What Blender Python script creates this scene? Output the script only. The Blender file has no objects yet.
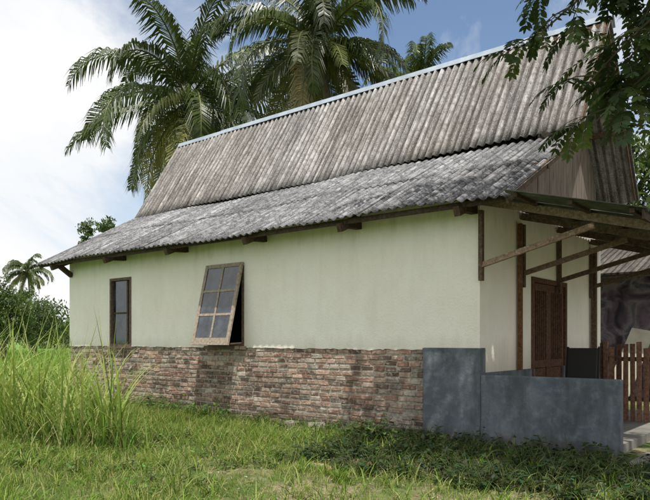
import bpy, math, random
import numpy as np
from mathutils import Vector, Matrix
random.seed(7); rng=np.random.default_rng(7)
sc=bpy.context.scene
sc.view_settings.view_transform='Standard'; sc.view_settings.look='None'; sc.view_settings.exposure=0
COL=sc.collection

# ---------------------------------------------------------------- helpers
def gh(x,y):
    """ground height"""
    m=np.clip((7.9-y)/2.0,0,1) if not np.isscalar(y) else min(max((7.9-y)/2.0,0),1)
    f=np.clip((x+2.2)/-2.0,0,1) if not np.isscalar(x) else min(max((x+2.2)/-2.0,0),1)
    return m*f*(0.035*np.sin(1.7*x+0.9*y)+0.03*np.sin(2.9*y-1.1*x+1)+0.012*np.sin(7*x+5*y))
def fbm(x,y,s=1.0,seed=0):
    v=0;a=1;t=0
    for i in range(4):
        v=v+a*(np.sin(x*s*1.3+y*s*0.7+seed*1.7+i*2.1)*np.cos(y*s*1.1-x*s*0.6+seed*.9+i))
        t+=a;a*=.6;s*=2.07
    return v/t
class MB:
    def __init__(s): s.v=[];s.f=[];s.c=[];s.m=[]
    def face(s,pts,col=(1,1,1),mi=0):
        n=len(s.v); s.v+= [tuple(p) for p in pts]; s.f.append(tuple(range(n,n+len(pts)))); s.c.append(col); s.m.append(mi)
    def box(s,x0,x1,y0,y1,z0,z1,col=(1,1,1),j=0.0,mi=0):
        P=[(x,y,z) for z in (z0,z1) for y in (y0,y1) for x in (x0,x1)]
        if j: P=[tuple(c+random.uniform(-j,j) for c in p) for p in P]
        n=len(s.v); s.v+=P
        for q in ((0,2,3,1),(4,5,7,6),(0,1,5,4),(2,6,7,3),(0,4,6,2),(1,3,7,5)):
            s.f.append(tuple(n+i for i in q)); s.c.append(col); s.m.append(mi)
    def beam(s,a,b,w,h,col=(1,1,1),up=(0,0,1),mi=0,j=0.0):
        a=Vector(a);b=Vector(b);d=(b-a).normalized();up=Vector(up)
        if abs(d.dot(up))>.98: up=Vector((0,1,0))
        sd=d.cross(up).normalized()*w/2; u=sd.cross(d).normalized()*h/2
        P=[]
        for o in (a,b):
            for (p,q) in ((-1,-1),(1,-1),(1,1),(-1,1)):
                P.append(tuple(o+sd*p+u*q+Vector([random.uniform(-j,j) for _ in range(3)])))
        n=len(s.v); s.v+=P
        for q in ((0,1,2,3),(7,6,5,4),(0,4,5,1),(1,5,6,2),(2,6,7,3),(3,7,4,0)):
            s.f.append(tuple(n+i for i in q)); s.c.append(col); s.m.append(mi)
    def tube(s,pts,rad,n=8,col=(1,1,1),mi=0):
        base=len(s.v); k=len(pts)
        for i,p in enumerate(pts):
            p=Vector(p)
            d=(Vector(pts[min(i+1,k-1)])-Vector(pts[max(i-1,0)])).normalized()
            a=d.cross(Vector((0.13,0.95,0.21))); 
            if a.length<.1: a=d.cross(Vector((1,0,0)))
            a.normalize(); b=d.cross(a)
            r=rad[i]
            for t in range(n):
                an=2*math.pi*t/n
                s.v.append(tuple(p+a*math.cos(an)*r+b*math.sin(an)*r))
        for i in range(k-1):
            for t in range(n):
                t2=(t+1)%n
                s.f.append((base+i*n+t,base+i*n+t2,base+(i+1)*n+t2,base+(i+1)*n+t)); s.c.append(col); s.m.append(mi)
        s.f.append(tuple(base+(k-1)*n+t for t in range(n))); s.c.append(col); s.m.append(mi)
    def obj(s,name,mats,parent=None,smooth=False,loc=None):
        me=bpy.data.meshes.new(name); me.from_pydata(s.v,[],s.f)
        at=me.attributes.new('Col','FLOAT_COLOR','FACE')
        c=np.ones((len(s.f),4),dtype=np.float32)
        if s.f: c[:,:3]=np.array(s.c,dtype=np.float32)
        at.data.foreach_set('color',c.ravel())
        for m in (mats if isinstance(mats,(list,tuple)) else [mats]): me.materials.append(m)
        me.polygons.foreach_set('material_index',np.array(s.m,dtype=np.int32))
        if smooth: me.polygons.foreach_set('use_smooth',np.ones(len(s.f),dtype=bool))
        me.update()
        o=bpy.data.objects.new(name,me); COL.objects.link(o)
        if loc: o.location=loc
        if parent: o.parent=parent
        return o
def empty(name,loc=(0,0,0)):
    e=bpy.data.objects.new(name,None); e.location=loc; COL.objects.link(e); e.empty_display_size=.3; return e
def npmesh(name,V,F,C,mat,parent=None):
    me=bpy.data.meshes.new(name)
    me.vertices.add(len(V)); me.vertices.foreach_set('co',V.astype(np.float32).ravel())
    me.loops.add(F.size); me.loops.foreach_set('vertex_index',F.astype(np.int32).ravel())
    me.polygons.add(len(F)); me.polygons.foreach_set('loop_start',(np.arange(len(F))*F.shape[1]).astype(np.int32))
    me.update(calc_edges=True); me.validate()
    at=me.attributes.new('Col','FLOAT_COLOR','POINT')
    c=np.ones((len(V),4),dtype=np.float32); c[:,:3]=C; at.data.foreach_set('color',c.ravel())
    me.materials.append(mat)
    o=bpy.data.objects.new(name,me); COL.objects.link(o)
    if parent: o.parent=parent
    return o
def blades(name,P,L,W,lean,curve,col,segs,mat,az=None,tipcol=None,parent=None):
    n=len(P)
    if az is None: az=rng.uniform(0,2*np.pi,n)
    t=np.linspace(0,1,segs+1)[None,:]
    hd=(L[:,None])*(lean[:,None]*t+curve[:,None]*t**2)
    vz=(L[:,None])*(t*np.sqrt(np.maximum(0.05,1-lean[:,None]**2))-0.62*curve[:,None]*t**2.6)
    cx=P[:,0:1]+hd*np.cos(az)[:,None]; cy=P[:,1:2]+hd*np.sin(az)[:,None]; cz=P[:,2:3]+vz
    tw=az+np.pi/2+rng.uniform(-.6,.6,n)
    w=W[:,None]*(np.minimum(1,.55+t*2.2)*(1-t)**.75+0.02)/2
    V=np.empty((n,segs+1,2,3))
    sx=np.cos(tw)[:,None]*w; sy=np.sin(tw)[:,None]*w
    V[:,:,0,0]=cx-sx;V[:,:,0,1]=cy-sy;V[:,:,0,2]=cz
    V[:,:,1,0]=cx+sx;V[:,:,1,1]=cy+sy;V[:,:,1,2]=cz+w*.3
    idx=np.arange(n*(segs+1)*2).reshape(n,segs+1,2)
    F=np.stack([idx[:,:-1,0],idx[:,:-1,1],idx[:,1:,1],idx[:,1:,0]],-1).reshape(-1,4)
    C=np.repeat(col[:,None,:],(segs+1)*2,1).reshape(n,segs+1,2,3).copy()
    if tipcol is not None:
        tt=(t**2)[:,:,None,None]; C=C*(1-tt)+np.array(tipcol)[None,None,None,:]*tt
    return npmesh(name,V.reshape(-1,3),F,C.reshape(-1,3),mat,parent)

# ---------------------------------------------------------------- materials
class NT:
    def __init__(s,name):
        s.m=bpy.data.materials.new(name); s.m.use_nodes=True; s.t=s.m.node_tree; s.t.nodes.clear()
        s.out=s.n('ShaderNodeOutputMaterial'); s.tc=s.n('ShaderNodeTexCoord').outputs['Object']
    def n(s,k,**kw):
        x=s.t.nodes.new(k)
        for a,b in kw.items(): setattr(x,a,b)
        return x
    def l(s,a,b): s.t.links.new(a,b)
    def map(s,scale=(1,1,1),loc=(0,0,0)):
        m=s.n('ShaderNodeMapping'); s.l(s.tc,m.inputs[0]); m.inputs['Scale'].default_value=scale; m.inputs['Location'].default_value=loc; return m.outputs[0]
    def noise(s,scale,detail=4,rough=.55,vec=None,dist=0):
        x=s.n('ShaderNodeTexNoise'); x.inputs['Scale'].default_value=scale; x.inputs['Detail'].default_value=min(detail,4); x.inputs['Roughness'].default_value=rough; x.inputs['Distortion'].default_value=dist
        s.l(vec if vec else s.tc,x.inputs['Vector']); return x.outputs['Fac']
    def ramp(s,f,stops):
        x=s.n('ShaderNodeValToRGB'); s.l(f,x.inputs[0]); e=x.color_ramp.elements
        while len(e)<len(stops): e.new(.5)
        for i,(p,c) in enumerate(stops):
            e[i].position=p; c=c if isinstance(c,(tuple,list)) else (c,c,c); e[i].color=(*c,1)
        return x.outputs[0]
    def mix(s,f,a,b,blend='MIX'):
        x=s.n('ShaderNodeMixRGB',blend_type=blend)
        for i,v in enumerate((f,a,b)):
            if isinstance(v,(int,float)): x.inputs[i].default_value=v if i==0 else (v,v,v,1)
            elif isinstance(v,tuple): x.inputs[i].default_value=(*v,1)
            else: s.l(v,x.inputs[i])
        return x.outputs[0]
    def math(s,op,a,b=0,clamp=False):
        x=s.n('ShaderNodeMath',operation=op,use_clamp=clamp)
        for i,v in enumerate((a,b)):
            if isinstance(v,(int,float)): x.inputs[i].default_value=v
            else: s.l(v,x.inputs[i])
        return x.outputs[0]
    def col(s):
        x=s.n('ShaderNodeAttribute'); x.attribute_name='Col'; return x.outputs['Color']
    def xyz(s):
        x=s.n('ShaderNodeSeparateXYZ'); s.l(s.tc,x.inputs[0]); return x.outputs
    def bsdf(s,color,rough=.8,bump=None,bs=.3,bd=.02,spec=.3):
        p=s.n('ShaderNodeBsdfPrincipled')
        if isinstance(color,tuple): p.inputs['Base Color'].default_value=(*color,1)
        else: s.l(color,p.inputs['Base Color'])
        if isinstance(rough,(int,float)): p.inputs['Roughness'].default_value=rough
        else: s.l(rough,p.inputs['Roughness'])
        p.inputs['Specular IOR Level'].default_value=spec
        if bump is not None:
            b=s.n('ShaderNodeBump'); b.inputs['Strength'].default_value=bs; b.inputs['Distance'].default_value=bd
            s.l(bump,b.inputs['Height']); s.l(b.outputs[0],p.inputs['Normal'])
        s.l(p.outputs[0],s.out.inputs[0]); return p
def leafmat(name,trans=.35,gloss=.05,grough=.35):
    a=NT(name); c=a.col()
    p=a.n('ShaderNodeBsdfDiffuse'); a.l(c,p.inputs[0])
    t=a.n('ShaderNodeBsdfTranslucent'); a.l(a.mix(1,c,(1.3,1.35,.7),'MULTIPLY'),t.inputs[0])
    m=a.n('ShaderNodeMixShader'); m.inputs[0].default_value=trans
    a.l(p.outputs[0],m.inputs[1]); a.l(t.outputs[0],m.inputs[2]); o=m
    if gloss:
        g=a.n('ShaderNodeBsdfGlossy'); g.inputs['Roughness'].default_value=grough
        o=a.n('ShaderNodeMixShader'); o.inputs[0].default_value=gloss; a.l(m.outputs[0],o.inputs[1]); a.l(g.outputs[0],o.inputs[2])
    a.l(o.outputs[0],a.out.inputs[0]); return a.m
def barkmat(name,c1,c2):
    a=NT(name); n=a.noise(6,6,.65,a.map((2,2,1))); a.bsdf(a.ramp(n,[(.3,c1),(.7,c2)]),.9,n,.6,.03); return a.m
def woodmat(name,c1,c2,sc=(8,8,8),grey=.0):
    a=NT(name); n=a.noise(2.2,6,.65,a.map(sc)); f=a.noise(30,3)
    c=a.ramp(n,[(.3,c1),(.68,c2)]); c=a.mix(1,c,a.col(),'MULTIPLY')
    c=a.mix(a.ramp(f,[(.55,.0),(.8,grey)]),c,a.mix(1,a.col(),(.4,.37,.32),'MULTIPLY')) if grey else c
    a.bsdf(c,.85,n,.4,.01,.15); return a.m

# plaster
a=NT('cream_plaster')
n1=a.noise(.7,5,.6); n2=a.noise(3.2,6,.65,a.map((1,1,.5))); n3=a.noise(38,3); st=a.noise(1.3,5,.7,a.map((3.0,3,.35)))
c=a.ramp(n1,[(.3,(.885,.84,.73)),(.5,(.93,.893,.80)),(.7,(.945,.92,.84))])
c=a.mix(a.ramp(n2,[(.48,0.0),(.75,.32)]),c,(.78,.74,.65))
c=a.mix(a.ramp(st,[(.52,0.0),(.78,.32)]),c,(.74,.69,.58))
c=a.mix(a.ramp(n3,[(.58,0.0),(.75,.22)]),c,(.6,.56,.47))
z=a.xyz()[2]
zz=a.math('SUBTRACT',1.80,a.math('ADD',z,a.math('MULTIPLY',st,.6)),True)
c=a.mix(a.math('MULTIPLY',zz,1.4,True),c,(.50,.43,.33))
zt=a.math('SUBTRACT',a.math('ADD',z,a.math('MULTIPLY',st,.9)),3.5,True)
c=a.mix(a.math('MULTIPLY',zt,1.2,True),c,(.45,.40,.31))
a.bsdf(c,.88,a.math('ADD',n3,a.math('MULTIPLY',n2,2.0)),.35,.018,.1); M_plaster=a.m
# grey cement render
a=NT('grey_cement_render')
n1=a.noise(1.6,6,.65); n2=a.noise(7,6,.7); st=a.noise(1.5,5,.7,a.map((2.6,2.6,.7)))
c=a.ramp(n1,[(.28,(.085,.10,.115)),(.5,(.125,.145,.165)),(.72,(.19,.21,.23))])
c=a.mix(a.ramp(n2,[(.5,0.0),(.72,.6)]),c,(.25,.27,.29)); c=a.mix(a.ramp(st,[(.46,0.0),(.66,.65)]),c,(.06,.066,.072))
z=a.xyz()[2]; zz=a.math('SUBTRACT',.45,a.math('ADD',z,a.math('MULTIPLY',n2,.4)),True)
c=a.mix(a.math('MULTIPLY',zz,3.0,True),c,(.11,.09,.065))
a.bsdf(c,.9,n2,.5,.03,.1); M_cement=a.m
# bricks + mortar
a=NT('weathered_brick')
n1=a.noise(14,5,.7); n2=a.noise(1.1,5,.65); n4=a.noise(3.5,6,.7)
c=a.mix(1,a.col(),a.ramp(n1,[(.3,.55),(.7,1.2)]),'MULTIPLY')
c=a.mix(a.ramp(n1,[(.54,0.0),(.66,.8)]),c,(.50,.45,.38))
c=a.mix(a.ramp(n4,[(.54,0.0),(.68,.7)]),c,(.48,.43,.36))
c=a.mix(a.ramp(n2,[(.50,0.0),(.68,.75)]),c,(.09,.075,.06))
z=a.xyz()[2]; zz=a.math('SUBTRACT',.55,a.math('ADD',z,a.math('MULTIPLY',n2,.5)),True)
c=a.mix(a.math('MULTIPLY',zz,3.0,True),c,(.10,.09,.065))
a.bsdf(c,.92,n1,.8,.03,.1); M_brick=a.m
a=NT('lime_mortar'); n=a.noise(22,5,.7); n2=a.noise(1.1,5,.65)
c=a.ramp(n,[(.3,(.22,.19,.155)),(.6,(.48,.44,.37))]); c=a.mix(a.ramp(n2,[(.50,0.0),(.68,.8)]),c,(.08,.065,.05))
a.bsdf(c,.95,n,.7,.02); M_mortar=a.m
# roofs
def roofmat(name,dark,mid,light,brown,k,lk):
    a=NT(name); x,y,z=a.xyz()
    st=a.noise(1.0,6,.75,a.map((7,.5,.5))); st2=a.noise(1.0,5,.7,a.map((30,1.3,1.3))); lich=a.noise(8,6,.8); big=a.noise(.5,4,.6); fine=a.noise(45,4,.75)
    c=a.ramp(a.math('ADD',a.math('MULTIPLY',st,.5),a.math('MULTIPLY',st2,.5)),[(.38,dark),(.49,mid),(.60,light)])
    c=a.mix(a.ramp(lich,[(.46,0.0),(.58,lk)]),c,dark)
    c=a.mix(a.ramp(fine,[(.5,0.0),(.6,.55)]),c,light)
    c=a.mix(a.ramp(big,[(.42,0.0),(.62,k)]),c,a.mix(1,c,brown,'MULTIPLY'))
    sh=a.math('FLOOR',a.math('DIVIDE',x,1.05))
    wn=a.n('ShaderNodeTexWhiteNoise',noise_dimensions='1D'); a.l(sh,wn.inputs['W'])
    c=a.mix(1,c,a.ramp(wn.outputs[0],[(0,.85),(1,1.08)]),'MULTIPLY')
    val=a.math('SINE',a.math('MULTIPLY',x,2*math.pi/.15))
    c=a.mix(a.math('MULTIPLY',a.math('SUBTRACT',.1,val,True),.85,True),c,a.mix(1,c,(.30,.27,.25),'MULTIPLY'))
    c=a.mix(1,c,a.col(),'MULTIPLY')
    a.bsdf(c,.92,a.math('ADD',lich,fine),.45,.012,.15); return a.m
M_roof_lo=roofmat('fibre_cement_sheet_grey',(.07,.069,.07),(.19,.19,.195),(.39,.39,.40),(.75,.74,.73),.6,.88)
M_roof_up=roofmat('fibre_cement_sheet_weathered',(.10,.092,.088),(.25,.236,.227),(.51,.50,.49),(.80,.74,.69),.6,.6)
a=NT('ridge_metal'); n=a.noise(3,4); a.bsdf(a.ramp(n,[(.3,(.25,.29,.35)),(.7,(.40,.45,.52))]),.6); M_ridge=a.m
a=NT('green_corrugated_sheet'); n=a.noise(2.5,6,.7); a.bsdf(a.ramp(n,[(.35,(.04,.052,.035)),(.65,(.12,.12,.085))]),.85,n,.3,.01); M_lean=a.m
M_wood=woodmat('weathered_wood',(.085,.058,.042),(.20,.15,.11),(10,10,10),.5)
M_woodg=woodmat('shutter_wood',(.20,.15,.115),(.44,.37,.30),(9,9,9),.6)
M_woodr=woodmat('red_brown_wood',(.065,.035,.024),(.16,.085,.055),(9,9,9),.25)
a=NT('dusty_sky_tint_glass'); n=a.noise(4,5,.7)
p=a.bsdf(a.ramp(n,[(.4,(.012,.016,.022)),(.75,(.075,.09,.11))]),a.ramp(n,[(.4,.03),(.7,.15)]),spec=1.0); M_glass=a.m  # blue-grey mottling is dust plus sky reflection painted into the base colour
a=NT('dark_interior'); n=a.noise(2,3); a.bsdf(a.ramp(n,[(.3,(.05,.045,.04)),(.7,(.10,.09,.08))]),.9); M_int=a.m
a=NT('concrete_floor'); n=a.noise(3,6,.65); a.bsdf(a.ramp(n,[(.3,(.13,.125,.11)),(.7,(.24,.225,.20))]),.9,n,.4,.02); M_conc=a.m
a=NT('gable_boards'); n=a.noise(2,5,.7,a.map((1,8,.8))); a.bsdf(a.ramp(n,[(.3,(.09,.07,.055)),(.7,(.24,.20,.165))]),.9,n,.4,.02); M_gable=a.m

# ground
a=NT('ground_soil_and_turf')
x,y,z=a.xyz(); n1=a.noise(.9,7,.7); n2=a.noise(5,7,.75); n3=a.noise(28,6,.75)
soil=a.ramp(n2,[(.3,(.18,.14,.085)),(.5,(.32,.27,.17)),(.7,(.44,.39,.27))])
soil=a.mix(a.ramp(n3,[(.4,.0),(.62,.7)]),soil,(.14,.125,.065))
green=a.ramp(n3,[(.3,(.045,.070,.02)),(.7,(.13,.18,.05))])
gx=a.math('MULTIPLY',a.math('SUBTRACT',-5.0,x),.3,True)
fac=a.ramp(a.math('ADD',n1,a.math('MULTIPLY',gx,.30)),[(.42,0.0),(.55,1.0)])
c=a.mix(fac,soil,green)
far=a.noise(.04,3); rice=a.ramp(far,[(.4,(.11,.22,.045)),(.6,(.17,.28,.07))])
c=a.mix(a.math('MULTIPLY',a.math('SUBTRACT',-14,x),.3,True),c,rice)
a.bsdf(c,.95,a.math('ADD',n2,n3),.8,.04,.1); M_ground=a.m

M_grass=leafmat('grass_blade',.35,0)
M_palm=leafmat('palm_leaf',.25,.05,.4)
M_leaf=leafmat('broad_leaf',.3,.03,.5)
M_barkp=barkmat('palm_bark',(.16,.13,.10),(.34,.30,.25))
M_bark=barkmat('tree_bark',(.06,.048,.038),(.15,.12,.09))

# ---------------------------------------------------------------- ground
def axis(lo,hi,d0,d1,step):
    c=list(np.arange(d0,d1+1e-6,step)); v=step
    p=d0
    while p>lo: v*=1.35; p-=v; c.insert(0,max(p,lo))
    p=d1; v=step
    while p<hi: v*=1.35; p+=v; c.append(min(p,hi))
    return np.array(c)
gx_=axis(-900,900,-14,-1,.09); gy_=axis(-900,900,2,8,.09)
X,Y=np.meshgrid(gx_,gy_,indexing='ij'); Z=gh(X,Y)+np.where((X>-16)&(X<-1)&(Y<7.9)&(Y>1),.015*fbm(X,Y,6,3),0)
V=np.stack([X,Y,Z],-1).reshape(-1,3); I=np.arange(len(V)).reshape(X.shape)
F=np.stack([I[:-1,:-1],I[1:,:-1],I[1:,1:],I[:-1,1:]],-1).reshape(-1,4)
npmesh('ground',V,F,np.ones((len(V),3)),M_ground)
b=MB(); b.box(-2.05,-.2,7.9,17.5,-.1,.035); b.obj('concrete_path',M_conc)

# ---------------------------------------------------------------- house
D=8.19; XL,XR=-14.6,-3.97; YB=13.4
house=empty('village_house',((XL+XR)/2,10.8,0)); 
def H(o): 
    o.parent=house; o.matrix_parent_inverse=Matrix.Translation(-Vector(house.location)); return o
def wall_holes(b,ax,c0,c1,u0,u1,z0,z1,holes,col=(1,1,1)):
    us=sorted({u0,u1,*[h[0] for h in holes],*[h[1] for h in holes]}); zs=sorted({z0,z1,*[h[2] for h in holes],*[h[3] for h in holes]})
    def P(u,c,z): return (u,c,z) if ax=='x' else (c,u,z)
    def solid(i,k):
        if i<0 or k<0 or i>=len(us)-1 or k>=len(zs)-1: return False
        cu=(us[i]+us[i+1])/2; cz=(zs[k]+zs[k+1])/2
        return not any(h[0]<cu<h[1] and h[2]<cz<h[3] for h in holes)
    for i in range(len(us)-1):
        for k in range(len(zs)-1):
            if not solid(i,k): continue
            A,B,C,E=us[i],us[i+1],zs[k],zs[k+1]
            for c in (c0,c1): b.face([P(A,c,C),P(B,c,C),P(B,c,E),P(A,c,E)],col)
            if not solid(i-1,k): b.face([P(A,c0,C),P(A,c1,C),P(A,c1,E),P(A,c0,E)],col)
            if not solid(i+1,k): b.face([P(B,c0,C),P(B,c1,C),P(B,c1,E),P(B,c0,E)],col)
            if not solid(i,k-1): b.face([P(A,c0,C),P(B,c0,C),P(B,c1,C),P(A,c1,C)],col)
            if not solid(i,k+1): b.face([P(A,c0,E),P(B,c0,E),P(B,c1,E),P(A,c1,E)],col)
W1=(-12.85,-12.1,1.34,2.78); W2=(-9.57,-8.58,1.34,2.80)
b=MB(); wall_holes(b,'x',D-.018,D+.15,XL,XR,1.325,3.50,[W1,W2]); 
wall_holes(b,'y',XR-.15,XR-.002,D+.152,YB,1.0,3.42,[(9.97,11.56,1.0,2.45)])
b.box(XL,XL+.15,D+.152,YB-.15,1.325,3.42); b.box(XL,XR-.002,YB+.002,YB+.15,1.325,3.42)
x=XL; pr=[]
while x<-4.87:
    pr.append((x,1.318-abs(random.gauss(0,.010))-.018*max(0,fbm(x,3.0,2.0,2)))); x+=random.uniform(.03,.11)
pr.append((-4.87,1.305))
for (xa,za),(xb,zb) in zip(pr[:-1],pr[1:]):
    b.face([(xa,D-.0205,za),(xb,D-.0205,zb),(xb,D-.0205,1.336),(xa,D-.0205,1.336)]); b.face([(xa,D-.0205,za),(xb,D-.0205,zb),(xb,D,zb),(xa,D,za)])
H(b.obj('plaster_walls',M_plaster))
b=MB(); b.box(XL+.01,-4.86,D+.006,D+.14,-.3,1.322); b.box(XL+.01,XL+.14,D+.142,YB,-.3,1.322); b.box(XL,XR,YB+.005,YB+.145,-.3,1.322)
H(b.obj('mortar_bed',M_mortar))
b=MB(); ncs=15; ch=1.32/ncs
pal=[(.42,.25,.19),(.46,.30,.23),(.37,.22,.17),(.50,.36,.28),(.30,.19,.15),(.44,.32,.26),(.19,.13,.10),(.50,.41,.34),(.48,.32,.25),(.32,.27,.23),(.24,.16,.13)]
for c in range(-1,ncs):
    x=XL-random.uniform(0,.2)-(.12 if c%2 else 0); wob=random.uniform(0,6)
    while x<-4.86:
        L=random.gauss(.225,.02); x0=max(x,XL); x1=min(x+L,-4.86)
        if x1-x0>.05:
            zc=c*ch+.008*math.sin(x*1.3+wob)+random.gauss(0,.003); p=abs(random.gauss(0,.006)) 
            r=random.random()
            if r>.015:
                cc=random.choice(pal); f=random.uniform(.65,1.15); cc=tuple(q*f for q in cc)
                g=random.uniform(.009,.020)
                b.box(x0+g*.7,x1-g*.7,D-.004-p,D+.03,zc+g*.8,zc+ch-g*.9,cc,.007)
        x+=L
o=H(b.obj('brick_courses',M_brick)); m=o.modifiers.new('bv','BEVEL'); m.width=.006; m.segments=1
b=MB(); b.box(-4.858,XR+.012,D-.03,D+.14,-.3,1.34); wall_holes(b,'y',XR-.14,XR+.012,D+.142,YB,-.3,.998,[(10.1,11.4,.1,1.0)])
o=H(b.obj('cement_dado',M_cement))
m=o.modifiers.new('bv','BEVEL'); m.width=.01; m.segments=2
def prof(y):
    if y<10.45: return 3.23+(y-7.6)*.538
    if y<11.86: return 4.80+(y-10.38)*1.534
    return 7.07-(y-11.86)*1.534
b=MB()
ys=[D+.1,10.42,10.46,11.86,YB+.1]
for xg in (XR-.08,XL+.08):
    P=[(xg,D+.1,3.42)]+[(xg,yy,prof(yy)-.07) for yy in ys]+[(xg,YB+.1,3.42)]
    b.face(P)
    if xg>-5:
        y=D+.5
        while y<YB:
            zt=min(prof(y),prof(y+.17))-.1
            if zt>3.6: b.box(xg+.004,xg+.02+random.uniform(0,.006),y,y+.165,3.44+random.uniform(0,.02),zt,(1,1,1))
            y+=.17
H(b.obj('gable_boarding',M_gable))
b=MB(); b.box(XR-.13,XR+.012,D+.2,9.35,3.425,3.6)
H(b.obj('gable_plaster_band',M_plaster))
b=MB(); b.box(XL+.16,XR-.16,D+.16,YB-.01,-.1,.1); b.box(XL+.2,XR-.2,11.0,11.08,.1,3.3); b.box(XL+.16,XR-.16,D+.16,YB-.01,3.3,3.34)
H(b.obj('interior_partition_and_floor',M_int))

# roof
RX0,RX1=-15.12,-3.3; WL=.15
def sheet(p0,p1,x0,x1,rows,mat,name,amp=.022,jit=.02,steps=5,lift0=.022):
    b=MB(); dy=(p1[0]-p0[0]);dz=(p1[1]-p0[1]); L=math.hypot(dy,dz); ny,nz=-dz/L,dy/L
    sw=1.05; ns=int(math.ceil((x1-x0)/sw))
    for r in range(rows):
        for s in range(ns):
            a0=x0+s*sw; a1=min(x1,a0+sw+.05); k=int((a1-a0)/WL*8)
            j0=random.uniform(-jit,jit); lift=random.uniform(0,.006)+(s%2)*.003; f=random.uniform(.84,1.1)
            t0=r/rows+(j0/L); t1=(r+1)/rows+(.10/L if r<rows-1 else 0); 
            n=len(b.v); skew=random.uniform(-.012,.012)
            for q in range(steps+1):
                t=t0+(t1-t0)*q/steps
                over=lift+lift0*(1-q/steps)
                for i in range(k+1):
                    x=a0+(a1-a0)*i/k; h=amp*math.sin(2*math.pi*x/WL)+over+skew*(1-q/steps)*(x-a0)
                    sag=.022*math.sin(x*.9+t*2)+.012*math.sin(x*2.3)
                    b.v.append((x,p0[0]+dy*t+ny*h,p0[1]+dz*t+nz*h+sag))
            for q in range(steps):
                for i in range(k):
                    u=n+q*(k+1)+i; b.f.append((u,u+1,u+k+2,u+k+1)); b.c.append((f,f,f)); b.m.append(0)
    o=b.obj(name,mat,smooth=True); m=o.modifiers.new('sol','SOLIDIFY'); m.thickness=.008; m.offset=-1
    return o
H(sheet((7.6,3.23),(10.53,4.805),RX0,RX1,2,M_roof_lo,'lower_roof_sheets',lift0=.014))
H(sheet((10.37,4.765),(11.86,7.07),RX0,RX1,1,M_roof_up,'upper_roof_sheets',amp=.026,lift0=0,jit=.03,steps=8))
b=MB(); b.face([(RX0,11.86,7.07),(RX1,11.86,7.07),(RX1,13.75,4.17),(RX0,13.75,4.17)])
o=H(b.obj('rear_roof_sheets',M_roof_up)); m=o.modifiers.new('s','SOLIDIFY'); m.thickness=.02
b=MB()
x=RX0
while x<RX1:
    x2=min(x+1.8,RX1+.03); j=random.uniform(-.006,.006)
    b.face([(x,11.77,7.00+j),(x2,11.77,6.995+j),(x2,11.82,7.11+j),(x,11.82,7.11+j)]); b.face([(x,11.82,7.11+j),(x2,11.82,7.11+j),(x2,11.92,7.12+j),(x,11.92,7.12+j)]); b.face([(x,11.92,7.12+j),(x2,11.92,7.12+j),(x2,12.02,6.92),(x,12.02,6.92)])
    x=x2
o=H(b.obj('ridge_cap',M_ridge)); m=o.modifiers.new('s','SOLIDIFY'); m.thickness=.012
b=MB()
b.beam((RX0+.1,7.72,3.22),(RX1-.05,7.72,3.22),.05,.07,(.45,.45,.45))
for x in (-14.5,-12.3,-10.2,-8.05,-6.0,-4.05):
    b.beam((x,D+.1,3.40),(x,7.66,3.13),.09,.13,(.6,.55,.5))
    b.beam((x,D-.02,2.98 if x in(-14.5,) else 3.22),(x,D-.34,3.20),.10,.10,(.45,.42,.4))
b.beam((RX1-.06,7.66,3.19),(RX1-.06,10.5,4.70),.03,.10,(.8,.75,.7)); b.beam((RX1-.06,10.5,4.9),(RX1-.06,11.84,6.95),.03,.10,(.8,.75,.7)); b.beam((RX1-.06,13.7,4.2),(RX1-.06,11.9,6.93),.03,.10,(.8,.75,.7))
b.beam((RX0+.06,7.66,3.19),(RX0+.06,10.5,4.70),.03,.10)
for yy,zz in ((9.0,3.9),(10.3,4.6),(11.8,6.9),(12.9,5.35)): b.beam((XR-.3,yy,zz),(RX1-.03,yy,zz),.06,.1,(.8,.7,.6))
H(b.obj('roof_timbers',M_wood))

# window frames
def frame(b,x0,x1,z0,z1,y,w=.06,d=.09):
    b.box(x0,x0+w,y,y+d,z0,z1); b.box(x1-w,x1,y,y+d,z0,z1); b.box(x0+w+.001,x1-w-.001,y+.002,y+d-.002,z1-w,z1); b.box(x0+w+.001,x1-w-.001,y+.002,y+d-.002,z0,z0+w)
b=MB(); frame(b,W1[0]-.03,W1[1]+.03,W1[2]-.03,W1[3]+.03,D-.032,.06,.1); frame(b,W2[0],W2[1],W2[2],W2[3],D-.028,.06,.1)
b.box(W1[0]-.1,W1[1]+.1,D-.07,D-.034,W1[2]-.07,W1[2]-.032); b.box(W2[0]-.06,W2[1]+.06,D-.075,D-.03,W2[2]-.06,W2[2]-.002)
H(b.obj('window_frames',M_wood))
b=MB(); b.box(W1[0]+.031,W1[1]-.20,D+.03,D+.036,W1[2]+.031,2.02); b.box(W1[0]+.031,W1[1]-.20,D+.03,D+.036,2.06,W1[3]-.031); H(b.obj('left_window_panes',M_glass))
b=MB(); b.box(W1[0]+.031,W1[1]-.2,D+.02,D+.046,2.021,2.059,(.5,.5,.5)); b.box(W1[1]-.199,W1[1]-.15,D+.018,D+.048,W1[2]+.031,W1[3]-.031,(.6,.6,.6)); H(b.obj('left_window_sash',M_wood))
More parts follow.
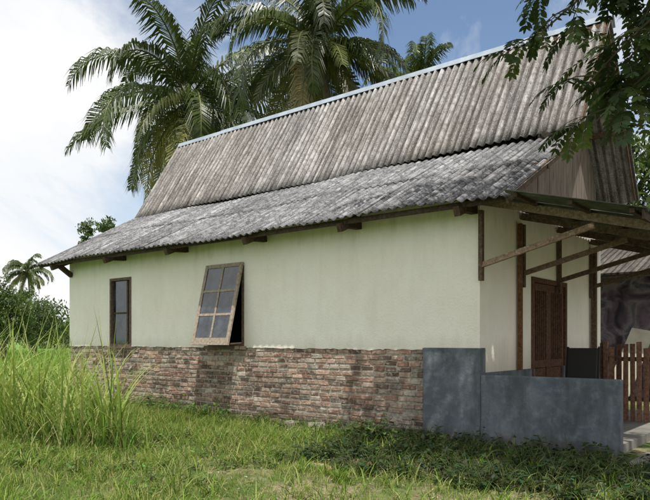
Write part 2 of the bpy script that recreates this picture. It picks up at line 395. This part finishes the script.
# propped shutter, glazed 2x3
b=MB(); SW=1.0; SL=1.54; st=.07; T=.035
b.box(-SW/2,-SW/2+st,0,T,-SL,0); b.box(SW/2-st,SW/2,0,T,-SL,0); b.box(-.022,.022,.003,T-.003,-SL+.14,-st-.001)
b.box(-SW/2+st+.001,SW/2-st-.001,.002,T-.002,-st,0); b.box(-SW/2+st+.001,SW/2-st-.001,.002,T-.002,-SL,-SL+.13)
for zc in (-.52,-.97):
    for (u,v) in ((-SW/2+st+.001,-.023),(.023,SW/2-st-.001)): b.box(u,v,.004,T-.004,zc-.022,zc+.022)
sh=b.obj('shutter_frame',M_woodg)
g=MB()
g.box(-SW/2+.03,SW/2-.03,.014,.020,-SL+.05,-.03); gl=g.obj('shutter_glass',M_glass)
for o in (sh,gl):
    o.location=(-9.07,D-.07,2.86); o.rotation_euler=(math.radians(-13.6),0,0)
    H(o)
b=MB(); b.beam((-8.62,D-.02,1.40),(-8.62,7.83,1.38),.02,.02); H(b.obj('shutter_stay',M_wood))

# double door in end wall
b=MB(); dx=XR+.0
y0,y1,z1=9.97,11.56,2.45
b.box(dx-.10,dx+.02,y0,y0+.08,.1,z1); b.box(dx-.10,dx+.02,y1-.08,y1,.1,z1); b.box(dx-.098,dx+.018,y0+.081,y1-.081,z1-.08,z1)
def leaf(ya,yb):
    b.box(dx-.06,dx-.02,ya,ya+.09,.12,z1-.085); b.box(dx-.06,dx-.02,yb-.09,yb,.12,z1-.085)
    for za,zb in ((.12,.3),(1.0,1.12),(z1-.2,z1-.086)): b.box(dx-.058,dx-.022,ya+.091,yb-.091,za,zb)
    q=ya+.13
    while q<yb-.13: b.box(dx-.056,dx-.030,q,q+.028,1.121,z1-.201); q+=.085
    b.box(dx-.05,dx-.035,ya+.091,yb-.091,.31,.99)
leaf(y0+.085,(y0+y1)/2-.003); leaf((y0+y1)/2+.003,y1-.085)
H(b.obj('double_door',M_woodr))

# lean-to porch roof
b=MB()
def lz(x): return 3.19-(x+3.07)*.267
def grid(xa,xb,ya,yb,nx):
    n=len(b.v); yy=np.arange(ya,yb,.01875); 
    for y in yy:
        for i in range(nx+1):
            x=xa+(xb-xa)*i/nx; b.v.append((x,float(y),lz(x)+.016*math.sin(2*math.pi*y/WL)))
    for j in range(len(yy)-1):
        for i in range(nx):
            u=n+j*(nx+1)+i; b.f.append((u,u+1,u+nx+2,u+nx+1)); b.c.append((1,1,1)); b.m.append(0)
grid(-3.28,-1.70,7.36,8.05,3); grid(-3.95,-1.72,8.05,13.5,3)
o=H(b.obj('porch_roof_sheets',M_lean,smooth=True)); m=o.modifiers.new('s','SOLIDIFY'); m.thickness=.006; m.offset=-1
b=MB()
for i,y in enumerate((8.12,9.55,11.1,12.85)):
    f=(1.6,1.1,.8,.7)[i]  # tint drops from front to back: porch shade put into the timber colour
    b.beam((XR+.02,y,lz(XR)-.10),(-1.78,y,lz(-1.78)-.10),.06,.10,(f,f,f))
    b.beam((XR+.05,y,2.46),(-2.45,y,lz(-2.45)-.19),.05,.07,(f*1.1,f*1.05,f))
    b.beam((XR+.045,y,2.25),(XR+.045,y,3.20),.055,.07,(.8,.75,.7))
for x in (-3.15,-2.5,-1.85): b.beam((x,7.40,lz(x)-.035),(x,13.4,lz(x)-.035),.05,.05,(.5,.45,.4))
b.beam((-1.74,7.40,lz(-1.74)-.04),(-1.74,13.4,lz(-1.74)-.04),.025,.14,(.4,.4,.4))
b.beam((-1.95,12.9,0),(-1.95,12.9,2.75),.09,.09,(.8,.7,.6)); b.beam((-3.92,9.42,1.0),(-3.92,9.42,3.2),.06,.06,(1.0,.7,.5))
b.beam((-3.9,12.9,0),(-3.9,12.9,3.2),.09,.09,(.8,.7,.6))
H(b.obj('porch_timbers',M_wood))
b=MB(); b.box(XR+.012,-2.3,D+.13,13.3,-.1,.12); H(b.obj('porch_floor',M_conc))
b=MB(); b.box(XR+.013,-2.17,D-.03,D+.12,-.2,.975); o=b.obj('porch_parapet_wall',M_cement); m=o.modifiers.new('bv','BEVEL'); m.width=.016; m.segments=2
# gate
b=MB()
x=-3.3
while x<-2.35:
    h=1.38+random.uniform(-.07,.07); f=random.uniform(.8,2.0); b.box(x,x+.075,11.4,11.425,.12,h,(f,f,f),.008); x+=.105
b.box(-3.35,-2.3,11.426,11.46,.45,.52); b.box(-3.35,-2.3,11.426,11.46,1.1,1.17)
b.box(-3.36,-3.29,11.43,11.5,.0,1.4); b.box(-2.36,-2.29,11.43,11.5,.0,1.4)
b.obj('wooden_gate',M_woodr)
# armchair on porch
b=MB(); cx,cy=-3.35,10.2
for (ux,uy) in ((-.24,-.2),(.24,-.2)): b.box(cx+ux-.02,cx+ux+.02,cy+uy-.02,cy+uy+.02,.12,.55)
for ux in (-.24,.24): b.beam((cx+ux,cy+.22,.12),(cx+ux,cy+.34,1.34),.04,.04)
b.box(cx-.27,cx+.27,cy-.24,cy+.25,.552,.66); b.beam((cx,cy+.24,.7),(cx,cy+.33,1.32),.46,.07)
for ux in (-.27,.27): b.box(cx+ux-.035,cx+ux+.035,cy-.24,cy+.24,.80,.84); b.box(cx+ux-.02,cx+ux+.02,cy-.22,cy-.18,.662,.798)
a=NT('dark_upholstery'); a.bsdf((.022,.02,.02),.6); o=b.obj('armchair',a.m); m=o.modifiers.new('bv','BEVEL'); m.width=.012; m.segments=2
# leaning board by the shed
a=NT('pale_board'); n=a.noise(4,4); a.bsdf(a.ramp(n,[(.3,(.40,.36,.29)),(.7,(.55,.51,.43))]),.7); 
b=MB(); q=[(-4.85,16.6,.0),(-4.25,16.6,.0),(-3.75,17.0,1.65),(-4.25,17.0,1.75)]
b.face(q); o=b.obj('leaning_board',a.m); m=o.modifiers.new('s','SOLIDIFY'); m.thickness=.04

# neighbour building
nb=empty('neighbour_shed',(-3,20,0))
a=NT('mural_paint'); n=a.noise(1.4,3,.5,dist=1.2); n2=a.noise(9,5,.7)
c=a.ramp(n,[(.35,(.05,.04,.06)),(.45,(.17,.12,.18)),(.53,(.28,.24,.28)),(.6,(.09,.09,.14)),(.7,(.26,.19,.22))]); c=a.mix(a.ramp(n2,[(.5,.0),(.7,.6)]),c,(.07,.06,.06)); a.bsdf(c,.9,n2,.3,.02)
def NP(o): o.parent=nb; o.matrix_parent_inverse=Matrix.Translation(-Vector(nb.location)); return o
b=MB(); wall_holes(b,'x',18.0,18.15,-8.5,2.5,-.1,3.4,[(-2.9,-2.0,-.05,2.1),(-1.0,.2,1.0,2.0)]); b.box(-8.5,-8.35,18.16,22,-.1,3.4); b.box(2.35,2.5,18.16,22,-.1,3.4); b.box(-8.34,2.34,21.9,22,-.1,3.4); NP(b.obj('shed_walls',a.m))
b=MB(); f=(.35,.33,.3); b.face([(-9,16.3,3.05),(3,16.3,3.05),(3,20,4.4),(-9,20,4.4)],f); b.face([(-9,20,4.4),(3,20,4.4),(3,22.6,3.2),(-9,22.6,3.2)],f); o=NP(b.obj('shed_roof',M_roof_up)); m=o.modifiers.new('s','SOLIDIFY'); m.thickness=.05
b=MB()
for x in (-8.8,-6.2,-1.2,1.6): b.beam((x,16.4,0),(x,16.4,3.05),.1,.1)
b.beam((-9,16.4,3.0),(3,16.4,3.0),.08,.14,(.5,.5,.5))
NP(b.obj('shed_posts',M_wood))

# ---------------------------------------------------------------- palms
def palm(name,base,top,nf,fl,seed,lean=(0,0),minel=-45,wid=.055,nl=62,dk=1.0):
    random.seed(seed); root=empty(name,base)
    def PP(o): o.parent=root; o.matrix_parent_inverse=Matrix.Translation(-Vector(base)); return o
    b=MB(); pts=[];rad=[]
    B=Vector(base);T=Vector(top)
    for i in range(26):
        t=i/25; p=B.lerp(T,t)+Vector((lean[0]*math.sin(t*math.pi),lean[1]*math.sin(t*math.pi),0))
        pts.append(p); rad.append((.22-.10*t+(.12*(1-t)**6))*(1+.05*(i%2))*(fl/4.5))
    b.tube(pts,rad,12); PP(b.obj('trunk',M_barkp,smooth=True))
    b=MB(); s=MB()
    for k in range(nf):
        az=k*2.39996+random.uniform(-.3,.3); tt=k/(nf-1)
        el=math.radians(80-(80-minel)*tt**.85+random.uniform(-9,9)); L=fl*random.uniform(.8,1.15)*(.82+.2*math.sin(math.pi*min(1,tt+.2)))
        droop=random.uniform(.8,1.5)*(1.25 if el>0 else .55)
        old=tt>.80
        g=random.uniform(.6,1.35)*dk
        base_c=(.075*g,.105*g,.03*g) if tt<.6 else (.11*g,.13*g,.04*g)
        if old: base_c=(.36*g,.30*g,.14*g) if random.random()<.55 else (.23*g,.23*g,.08*g)
        p=Vector(T); N=18; R=[]
        yaw=random.uniform(-.4,.4)
        for i in range(N+1):
            t=i/N; e=el-droop*(t**1.6)*1.35; a2=az+yaw*t
            d=Vector((math.cos(a2)*math.cos(e),math.sin(a2)*math.cos(e),math.sin(e)))
            R.append((p.copy(),d)); p=p+d*(L/N)
        s.tube([r[0] for r in R],[.04*(1-.85*i/N)*(fl/4.5)+.005 for i in range(N+1)],5,(.22*g,.22*g,.09*g))
        twist=random.uniform(-.7,.7)
        for j in range(nl):
            t=.12+.88*j/(nl-1); f=t*N; i=min(int(f),N-1); fr=f-i
            q=R[i][0].lerp(R[min(i+1,N)][0],fr); d=R[i][1]
            side=d.cross(Vector((0,0,1)))
            if side.length<.05: side=Vector((-math.sin(az),math.cos(az),0))
            side.normalize(); up=side.cross(d).normalized()
            ll=fl*.20*(max(.02,math.sin(math.pi*(t*.84+.12)))**.5)*random.uniform(.8,1.15)
            for sg in (-1,1):
                if random.random()<.05: continue
                sd=(side*sg*math.cos(twist)+up*math.sin(twist)*sg)
                d1=(sd*.75+d*.6+up*random.uniform(-.1,.3)).normalized()
                d2=(d1*.7+Vector((0,0,-random.uniform(.7,1.5)))).normalized()
                w=wid*random.uniform(.8,1.2); wv=d*w*.5
                m1=q+d1*ll*.45; m2=m1+d2*ll*.6
                h=random.uniform(.65,1.3); cc=tuple(c*h for c in base_c)
                b.face([q-wv*.5,q+wv*.5,m1+wv,m1-wv],cc); b.face([m1-wv,m1+wv,m2+wv*.15,m2-wv*.15],cc)
    PP(s.obj('frond_stems',M_palm,smooth=True)); PP(b.obj('fronds',M_palm))
    b=MB()
    for k in range(9):
        an=random.uniform(0,6.28); c=T+Vector((math.cos(an)*.28,math.sin(an)*.28,-random.uniform(.15,.5)))
        b.tube([c+Vector((0,0,zz)) for zz in (-.15,-.1,0,.1,.15)],[.02,.1,.13,.1,.03],8,(.16,.15,.05))
    PP(b.obj('coconuts',M_palm,smooth=True))
    return root
palm('coconut_palm',(-22.9,19.5,0),(-22.2,17.9,11.7),38,5.9,12,(.4,0),-68,wid=.08,nl=84,dk=.8)
palm('coconut_palm',(-14.2,19.0,0),(-15.0,18.0,12.1),38,4.7,23,(.2,0),-52,wid=.07,nl=84,dk=.7)
palm('coconut_palm',(-15.5,27,0),(-16.2,27.0,13.2),22,3.8,31,(.2,0),-20,wid=.07,nl=70,dk=.9)
palm('coconut_palm',(-79,39,0),(-78.5,38.5,9.8),24,3.6,5,(.4,0),-50,wid=.13,nl=40,dk=.8)

# ---------------------------------------------------------------- broadleaf trees
def leafcloud(b,c,r,n,size,cols,flat=.75):
    c=Vector(c)
    for _ in range(n):
        d=Vector((random.gauss(0,1),random.gauss(0,1),random.gauss(0,1))).normalized()
        rr=r*(random.random()**.45); p=c+Vector((d.x*rr,d.y*rr,d.z*rr*flat))
        s=size*random.uniform(.6,1.3)
        nrm=Vector((random.gauss(0,.7),random.gauss(0,.7),random.uniform(.1,1))).normalized()
        a=nrm.cross(Vector((random.uniform(-1,1),random.uniform(-1,1),.1))).normalized(); bb=nrm.cross(a)
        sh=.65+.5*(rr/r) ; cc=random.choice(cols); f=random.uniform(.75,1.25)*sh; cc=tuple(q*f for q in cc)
        b.face([p-a*s,p-a*s*.15+bb*s*.42,p+a*s,p-a*s*.1-bb*s*.42],cc)
def tree(name,base,h,crown,n,size,cols,seed,tr=.2,clumps=26,cr=.32):
    random.seed(seed); root=empty(name,base); B=Vector(base)
    def PP(o): o.parent=root; o.matrix_parent_inverse=Matrix.Translation(-B); return o
    tb=MB(); lb=MB(); top=B+Vector((0,0,h*.5))
    tb.tube([B+Vector((0,0,-.1)),B.lerp(top,.3)+Vector((.05,0,0)),B.lerp(top,.7)+Vector((-.06,.05,0)),top],[tr*1.3,tr,tr*.85,tr*.7],9)
    rx,ry,rz=crown; C=B+Vector((0,0,h-rz))
    for k in range(clumps):
        d=Vector((random.gauss(0,1),random.gauss(0,1),random.gauss(0,.9))).normalized(); q=random.uniform(.35,1.0)
        p=C+Vector((d.x*rx*q,d.y*ry*q,d.z*rz*q)); mid=top.lerp(p,.5)+Vector((0,0,.15*rz))
        tb.tube([top-Vector((0,0,.2)),mid,p],[tr*.4,tr*.2,tr*.06],5)
        leafcloud(lb,p,max(rx,rz)*cr*random.uniform(.6,1.3),n//clumps,size,cols)
    PP(tb.obj('trunk_and_limbs',M_bark,smooth=True)); PP(lb.obj('crown_foliage',M_leaf))
G1=[(.05,.085,.022),(.065,.10,.03),(.04,.07,.02),(.09,.12,.035)]
G2=[(.09,.14,.035),(.07,.11,.03),(.12,.16,.05)]
tree('mango_tree',(-6.6,24.5,0),10.4,(3.4,2.5,3.8),13000,.13,G2+G1,3,clumps=36,cr=.28)
tree('shade_tree',(-1.0,27,0),11.5,(4,3,4.5),8000,.17,G1,4)
tree('slender_tree',(-35.5,22,0),8.9,(2.8,1.4,1.1),2400,.11,G1,8,tr=.10,clumps=30,cr=.15)
tree('roadside_tree',(-42,19.0,0),5.4,(1.9,1.8,2.3),9000,.10,G2+G1,9,clumps=34,cr=.3)
tree('roadside_tree',(-54,27,0),5.6,(3.8,2.5,2.3),8000,.14,G1,10,clumps=34)
random.seed(5); b=MB(); t=MB()
for k in range(90):
    an=math.radians(random.uniform(95,185)) ; r=random.uniform(85,150)
    x=r*math.cos(an); y=r*math.sin(an)*1.0
    if y<-40: continue
    hh=random.uniform(3.5,8.0); t.tube([(x,y,-.2),(x,y,hh*.6)],[.3,.15],5)
    for _ in range(5): leafcloud(b,(x+random.uniform(-3,3),y+random.uniform(-3,3),hh*random.uniform(.35,.8)),random.uniform(1.5,3),95,.4,G1+G2)
    leafcloud(b,(x,y,1.0),4,90,.5,G1)
tl=empty('distant_trees',(0,100,0))
for o in (b.obj('foliage',M_leaf),t.obj('stems',M_bark)): o.parent=tl; o.matrix_parent_inverse=Matrix.Translation((0,-100,0))

# overhanging tree (front right), compound leaves
random.seed(42)
root=empty('overhanging_tree',(1.2,6.6,0)); tb=MB(); lb=MB()
def bez(p0,p1,p2,n):
    return [Vector(p0)*(1-t)**2+Vector(p1)*2*t*(1-t)+Vector(p2)*t*t for t in [i/n for i in range(n+1)]]
GD=[(.035,.06,.018),(.05,.08,.025),(.028,.05,.015),(.075,.11,.03)]
def compound(p,d,L):
    d=d.normalized(); N=8; pts=[];q=Vector(p); dd=d.copy()
    for i in range(N+1):
        pts.append((q.copy(),dd.copy())); q=q+dd*L/N; dd=(dd+Vector((0,0,-.14))).normalized()
    tb.tube([x[0] for x in pts],[.003]*len(pts),3)
    f=random.uniform(.7,1.3); base=random.choice(GD)
    for i in range(1,N+1):
        c,dr=pts[i]; side=dr.cross(Vector((0,0,1)))
        if side.length<.1: side=Vector((1,0,0))
        side.normalize(); up=side.cross(dr)
        dirs=[side*sg+dr*.55+Vector((0,0,-random.uniform(.1,.6))) for sg in (-1,1)]
        if i==N: dirs=[dr]+dirs
        for v in dirs:
            v.normalize(); ll=random.uniform(.08,.125)*(1-.25*abs(i/N-.5)); w=ll*.21
            wv=v.cross(up+Vector((random.uniform(-.4,.4),)*3)).normalized()*w
            cc=tuple(x*f*random.uniform(.85,1.15) for x in base)
            lb.face([c,c+v*ll*.35+wv,c+v*ll*.75+wv*.75,c+v*ll,c+v*ll*.75-wv*.75,c+v*ll*.35-wv],cc)
def branch(p0,p1,p2,r,twigs,lpt,start=.35):
    P=bez(p0,p1,p2,12); tb.tube(P,[r*(1-.9*i/12)+.003 for i in range(13)],7)
    for k in range(twigs):
        t=start+(1-start)*(k+random.random()*.6)/twigs; i=min(int(t*12),11); c=P[i].lerp(P[i+1],t*12-i); d=(P[i+1]-P[i]).normalized()
        o=Vector((random.gauss(0,.6),random.gauss(0,.6),random.gauss(0,.4))); v=(d*.7+o).normalized(); L=random.uniform(.2,.5)
        e=c+v*L; tb.tube([c,c.lerp(e,.5)+Vector((0,0,.03)),e],[.008,.006,.003],4)
        for j in range(lpt):
            q=c.lerp(e,.3+.7*(j+1)/lpt); ang=random.uniform(0,6.28)
            w=(v*.5+Vector((math.cos(ang),math.sin(ang),random.uniform(-.5,.4)))).normalized(); compound(q,w,random.uniform(.28,.45))
fork=Vector((1.15,6.6,3.6))
tb.tube([(1.2,6.6,-.1),(1.22,6.6,.8),(1.1,6.62,2.2),fork],[.22,.17,.15,.13],12)
br=[((.0,6.5,6.2),(-2.6,6.5,4.50),16),((-.2,6.8,5.9),(-2.1,6.55,3.9),16),((-.1,6.9,5.4),(-1.95,6.5,3.55),15),((.0,6.5,6.6),(-2.35,6.6,5.1),16),
    ((0,6.8,6.8),(-1.5,6.7,4.3),16),((0,6.5,5.6),(-1.3,6.4,3.9),13),((-.1,6.6,6.8),(-1.9,6.6,4.9),16),((-.2,6.4,5.6),(-1.6,6.3,4.0),14),
    ((.0,7.0,7.5),(-3.9,7.1,6.5),14),((-.5,7.4,7.8),(-5.0,7.3,7.1),14),((-.5,6.8,7.5),(-3.5,6.4,6.6),16),((0,7.6,7),(-3.0,7.9,6.9),12),((0.5,6,7),(-1.8,5.6,6.2),12),((1,7.5,7),(-1.2,8.2,6.0),10),
    ((-.6,6.4,7.2),(-4.1,6.4,6.7),14),((-.2,6.0,7.2),(-3.0,5.9,6.6),14),((0,5.6,7.2),(-2.2,5.0,6.9),14),
    ((.4,5.4,6.8),(-1.6,4.9,6.2),13),((0,5.4,7.3),(-3.1,5.3,6.9),14),((.6,5.2,6.6),(-.8,4.6,6.2),12),
    ((1.8,6.6,5.5),(2.8,6.2,5.2),8),((1.5,7.2,6),(1.8,8.6,5.6),8)]
for m_,e_,tw in br: branch(fork,m_,e_,.045,tw,5)
for o in (tb.obj('trunk_and_branches',M_bark,smooth=True),lb.obj('leaves',M_leaf)):
    o.parent=root; o.matrix_parent_inverse=Matrix.Translation((-1.2,-6.6,0))

# ---------------------------------------------------------------- grasses
def cols(n,pal,j=.25):
    p=np.array(pal)[rng.integers(0,len(pal),n)]; return p*rng.uniform(1-j,1+j,(n,1))
n=120000; px=rng.uniform(-14,-.9,n); py=rng.uniform(1.8,8.1,n)
den=np.clip(.58+.6*fbm(px,py,1.7,1)+.13*(-5.8-px),.14,1); den=np.where(px>-4.8,np.maximum(den,.35),den)
k=(rng.random(n)<den)&~((px>-2.1)&(py>7.85)); px,py=px[k],py[k]; n=len(px); dn=den[k]
L=rng.uniform(.05,.15,n)*(.6+.9*dn); L=np.where(px<-9,L*1.5,L)
blades('short_grass',np.stack([px,py,gh(px,py)-.01],-1),L,rng.uniform(.006,.014,n),rng.uniform(.1,.6,n),rng.uniform(.1,.5,n),cols(n,[(.14,.21,.045),(.19,.26,.055),(.27,.28,.10),(.10,.17,.035),(.34,.32,.15)],.35),2,M_grass)
random.seed(3); TP=[]
for _ in range(680):
    x=random.uniform(-13,-1.2); y=random.uniform(2.5,8.05)
    if x>-2.2 and y>7.8: continue
    if random.random()<.75 or x<-7:
        r=random.uniform(.03,.15)
        for _ in range(random.randint(8,32)): TP.append((x+random.gauss(0,r),y+random.gauss(0,r),0))
TP=np.array(TP); TP[:,1]=np.minimum(TP[:,1],8.12); TP[:,2]=gh(TP[:,0],TP[:,1])-.01; n=len(TP)
blades('weed_tufts',TP,rng.uniform(.08,.32,n),rng.uniform(.008,.02,n),rng.uniform(.1,.6,n),rng.uniform(.2,.7,n),cols(n,[(.13,.21,.04),(.18,.26,.055),(.09,.16,.03),(.28,.30,.11)],.35),3,M_grass)
n=52000; r=rng.random(n); px=-15.5-60*r**1.8; py=rng.uniform(0,1,n)*(4-px*.75)+.5
s=np.clip((-px)/18,1,3.5)
blades('rice_field',np.stack([px,py,np.zeros(n)-.02],-1),rng.uniform(.35,.6,n),.024*s*rng.uniform(.8,1.2,n),rng.uniform(.05,.35,n),rng.uniform(.1,.4,n),cols(n,[(.14,.27,.05),(.18,.31,.07),(.12,.23,.04)],.2),2,M_grass)
P=[];LL=[]
random.seed(9)
cl=[(-7.75,4.95,.14,46,1.12),(-8.15,4.7,.22,50,1.0),(-8.6,4.5,.3,55,.9),(-9.1,4.5,.3,70,1.05),(-9.6,4.3,.4,80,1.15),(-10.1,4.3,.4,80,1.2),(-9.0,5.3,.4,45,.9),(-9.9,5.4,.5,70,1.1),(-11.0,5.2,.6,80,1.2),(-10.6,4.0,.5,80,1.25),(-11.8,6.0,.6,60,1.1),(-10.6,6.4,.5,40,.95)]
for (x,y,r,k,h) in cl:
    for _ in range(k): P.append((x+random.gauss(0,r*.6),y+random.gauss(0,r*.6),-.02)); LL.append(h*random.uniform(.85,2.0))
P=np.array(P); n=len(P)
blades('tall_reeds',P,np.array(LL),rng.uniform(.018,.044,n),rng.uniform(.02,.26,n),rng.uniform(.05,.7,n),cols(n,[(.20,.30,.07),(.28,.37,.10),(.12,.20,.045),(.40,.42,.17)],.4),8,M_grass,tipcol=(.32,.37,.14))
n2=1700; idx=rng.integers(0,len(P),n2); Q=P[idx]+np.stack([rng.normal(0,.16,n2),rng.normal(0,.16,n2),np.zeros(n2)],-1)
blades('reed_undergrowth',Q,rng.uniform(.35,.85,n2),rng.uniform(.01,.024,n2),rng.uniform(.05,.5,n2),rng.uniform(.1,.7,n2),cols(n2,[(.12,.22,.05),(.19,.28,.07),(.32,.31,.14)],.4),5,M_grass)

random.seed(21); b=MB(); st=MB()
def weed(x,y,s,nl,cols_):
    if x>-2.15 and y>7.8: return
    z=float(gh(x,y)); 
    for _ in range(nl):
        az=random.uniform(0,6.28); el=random.uniform(.3,1.3); L=s*random.uniform(.5,1.1)
        tip=Vector((x+math.cos(az)*math.cos(el)*L,y+math.sin(az)*math.cos(el)*L,z+math.sin(el)*L))
        if tip.y>8.1: tip.y=8.1
        st.tube([(x,y,z-.02),tuple((Vector((x,y,z)).lerp(tip,.6))+Vector((0,0,.02))),tuple(tip)],[.005,.004,.002],3,(.1,.12,.04))
        for _ in range(3):
            q=Vector((x,y,z)).lerp(tip,random.uniform(.5,1.0)); v=Vector((math.cos(az+random.uniform(-1,1)),math.sin(az+random.uniform(-1,1)),random.uniform(-.5,.3))).normalized()
            ll=random.uniform(.035,.08)*(s/.25)**.5; w=v.cross(Vector((random.uniform(-.3,.3),random.uniform(-.3,.3),1))).normalized()*ll*.33
            c=tuple(k*random.uniform(.7,1.3) for k in random.choice(cols_))
            b.face([q,q+v*ll*.35+w,q+v*ll*.8+w*.6,q+v*ll*1.1,q+v*ll*.8-w*.6,q+v*ll*.35-w],c)
for _ in range(440): weed(random.uniform(-5.4,-1.0),min(8.05,random.uniform(5.7,8.3)),random.uniform(.10,.36),random.randint(5,11),[(.03,.055,.02),(.045,.075,.025)])
for _ in range(320): weed(random.uniform(-12,-4.6),random.uniform(3.5,8.0),random.uniform(.06,.2),random.randint(4,10),[(.10,.17,.04),(.14,.22,.05)])
for _ in range(40): weed(random.uniform(-11.5,-8.8),random.uniform(7.5,8.0),random.uniform(.25,.5),9,[(.10,.17,.04)])
for _ in range(60): weed(random.uniform(-9,-5),random.uniform(7.75,8.08),random.uniform(.1,.28),7,[(.09,.14,.04)])
for _ in range(20): weed(random.gauss(-5.4,.18),random.gauss(7.6,.12),random.uniform(.3,.5),10,[(.07,.12,.04),(.1,.15,.05)])
w=empty('broadleaf_weeds',(-5,7,0))
for o in (b.obj('leaves',M_leaf),st.obj('stems',M_leaf)): o.parent=w; o.matrix_parent_inverse=Matrix.Translation((5,-7,0))

# rubble, stones
def chunk(b,x,y,s,c,z0=0,fl=.6):
    z=float(gh(x,y))+z0; a=random.uniform(0,3.14); sx,sy,sz=s*random.uniform(.7,1.2),s*random.uniform(.45,.7),s*fl*random.uniform(.5,.8)
    R=Matrix.Rotation(a,3,'Z')@Matrix.Rotation(random.uniform(-.4,.4),3,'X')
    n=len(b.v)
    for zz in (-1,1):
        for yy in (-1,1):
            for xx in (-1,1):
                p=R@Vector((xx*sx/2*random.uniform(.75,1),yy*sy/2*random.uniform(.75,1),zz*sz/2*random.uniform(.8,1))); b.v.append((x+p.x,y+p.y,z+sz*.3+p.z))
    for q in ((0,2,3,1),(4,5,7,6),(0,1,5,4),(2,6,7,3),(0,4,6,2),(1,3,7,5)): b.f.append(tuple(n+i for i in q)); b.c.append(c); b.m.append(0)
b=MB()
for _ in range(34):
    chunk(b,random.gauss(-4.75,.24),random.gauss(6.15,.22),random.uniform(.04,.15),random.choice([(.36,.2,.14),(.40,.27,.2),(.3,.17,.12),(.33,.29,.23)]),random.uniform(0,.03))
for _ in range(12): chunk(b,random.uniform(-7.5,-4.9),7.9+random.uniform(-.15,.15),random.uniform(.1,.35),(.3,.27,.22))
a=NT('rubble_brick'); n=a.noise(20,5,.7); a.bsdf(a.mix(1,a.col(),a.ramp(n,[(.3,.6),(.7,1.2)]),'MULTIPLY'),.95,n,.5,.01); b.obj('brick_rubble',a.m)
a=NT('pebble_stone'); a.bsdf(a.mix(1,a.col(),a.ramp(a.noise(30,4),[(.3,.7),(.7,1.1)]),'MULTIPLY'),.9)
b=MB()
for _ in range(500): chunk(b,random.uniform(-9,-2.2),random.uniform(4.0,8.0),random.uniform(.012,.05),random.choice([(.35,.31,.25),(.25,.21,.16),(.45,.42,.37),(.3,.18,.12)]))
for (x,y) in ((-2.75,6.6),(-1.95,6.75)): chunk(b,x,y,.10,(.62,.6,.56))
b.obj('pebbles',a.m)
n=3500; px=rng.uniform(-10,-1.2,n); py=rng.uniform(3.5,7.8,n)
blades('dry_leaf_litter',np.stack([px,py,gh(px,py)+.015],-1),rng.uniform(.03,.09,n),rng.uniform(.008,.025,n),np.full(n,.97),np.full(n,.05),cols(n,[(.30,.22,.12),(.40,.33,.2),(.18,.12,.07)]),2,M_grass)

# ---------------------------------------------------------------- light, sky
sd=Vector((.42,-.375,1.27)).normalized(); elev=math.asin(sd.z)
sun=bpy.data.lights.new('sun','SUN'); sun.energy=5; sun.angle=math.radians(.5); sun.color=(1,.965,.90)
so=bpy.data.objects.new('sun',sun); COL.objects.link(so); so.rotation_euler=(-sd).to_track_quat('-Z','Y').to_euler(); so.location=(5,-5,20)
w=bpy.data.worlds.new('World'); sc.world=w; w.use_nodes=True; t=w.node_tree; t.nodes.clear()
N=lambda k:t.nodes.new(k)
out=N('ShaderNodeOutputWorld'); sky=N('ShaderNodeTexSky'); sky.sky_type='NISHITA'; sky.sun_disc=False; sky.sun_elevation=elev; sky.sun_rotation=math.atan2(.42,-.375)
b1=N('ShaderNodeBackground'); b1.inputs[1].default_value=.15; t.links.new(sky.outputs[0],b1.inputs[0])
tc=N('ShaderNodeTexCoord'); mp=N('ShaderNodeMapping'); mp.inputs['Scale'].default_value=(1,1,1.6); t.links.new(tc.outputs['Generated'],mp.inputs[0])
nz=N('ShaderNodeTexNoise'); nz.inputs['Scale'].default_value=2.2; nz.inputs['Detail'].default_value=7; nz.inputs['Roughness'].default_value=.6; nz.inputs['Distortion'].default_value=.4; t.links.new(mp.outputs[0],nz.inputs[0])
dp=N('ShaderNodeVectorMath'); dp.operation='DOT_PRODUCT'; bd=Vector((-.36,.80,.45)).normalized(); dp.inputs[1].default_value=bd; t.links.new(tc.outputs['Generated'],dp.inputs[0])
mr=N('ShaderNodeMapRange'); mr.inputs[1].default_value=.82; mr.inputs[2].default_value=.98; mr.inputs[3].default_value=.22; mr.inputs[4].default_value=-.04; t.links.new(dp.outputs['Value'],mr.inputs[0])  # blue patch kept clear; cloud cover out of view is added for fill light
ad=N('ShaderNodeMath'); ad.operation='ADD'; t.links.new(nz.outputs[0],ad.inputs[0]); t.links.new(mr.outputs[0],ad.inputs[1])
cr=N('ShaderNodeValToRGB'); cr.color_ramp.elements[0].position=.44; cr.color_ramp.elements[1].position=.68; t.links.new(ad.outputs[0],cr.inputs[0])
c2=N('ShaderNodeValToRGB'); c2.color_ramp.elements[0].color=(.86,.91,.97,1); c2.color_ramp.elements[1].color=(1,1,1,1); c2.color_ramp.elements[0].position=.38; c2.color_ramp.elements[1].position=.56; t.links.new(nz.outputs[0],c2.inputs[0])
b2=N('ShaderNodeBackground'); b2.inputs[1].default_value=1.0; t.links.new(c2.outputs[0],b2.inputs[0])
mx=N('ShaderNodeMixShader'); t.links.new(cr.outputs[0],mx.inputs[0]); t.links.new(b1.outputs[0],mx.inputs[1]); t.links.new(b2.outputs[0],mx.inputs[2]); t.links.new(mx.outputs[0],out.inputs[0])

# ---------------------------------------------------------------- camera
cam=bpy.data.cameras.new('camera'); cam.sensor_width=36; cam.lens=36; cam.shift_y=90/650; cam.clip_end=3000
co=bpy.data.objects.new('camera',cam); COL.objects.link(co); co.location=(0,0,1.45); co.rotation_euler=(math.radians(90),0,math.radians(39.31)); sc.camera=co
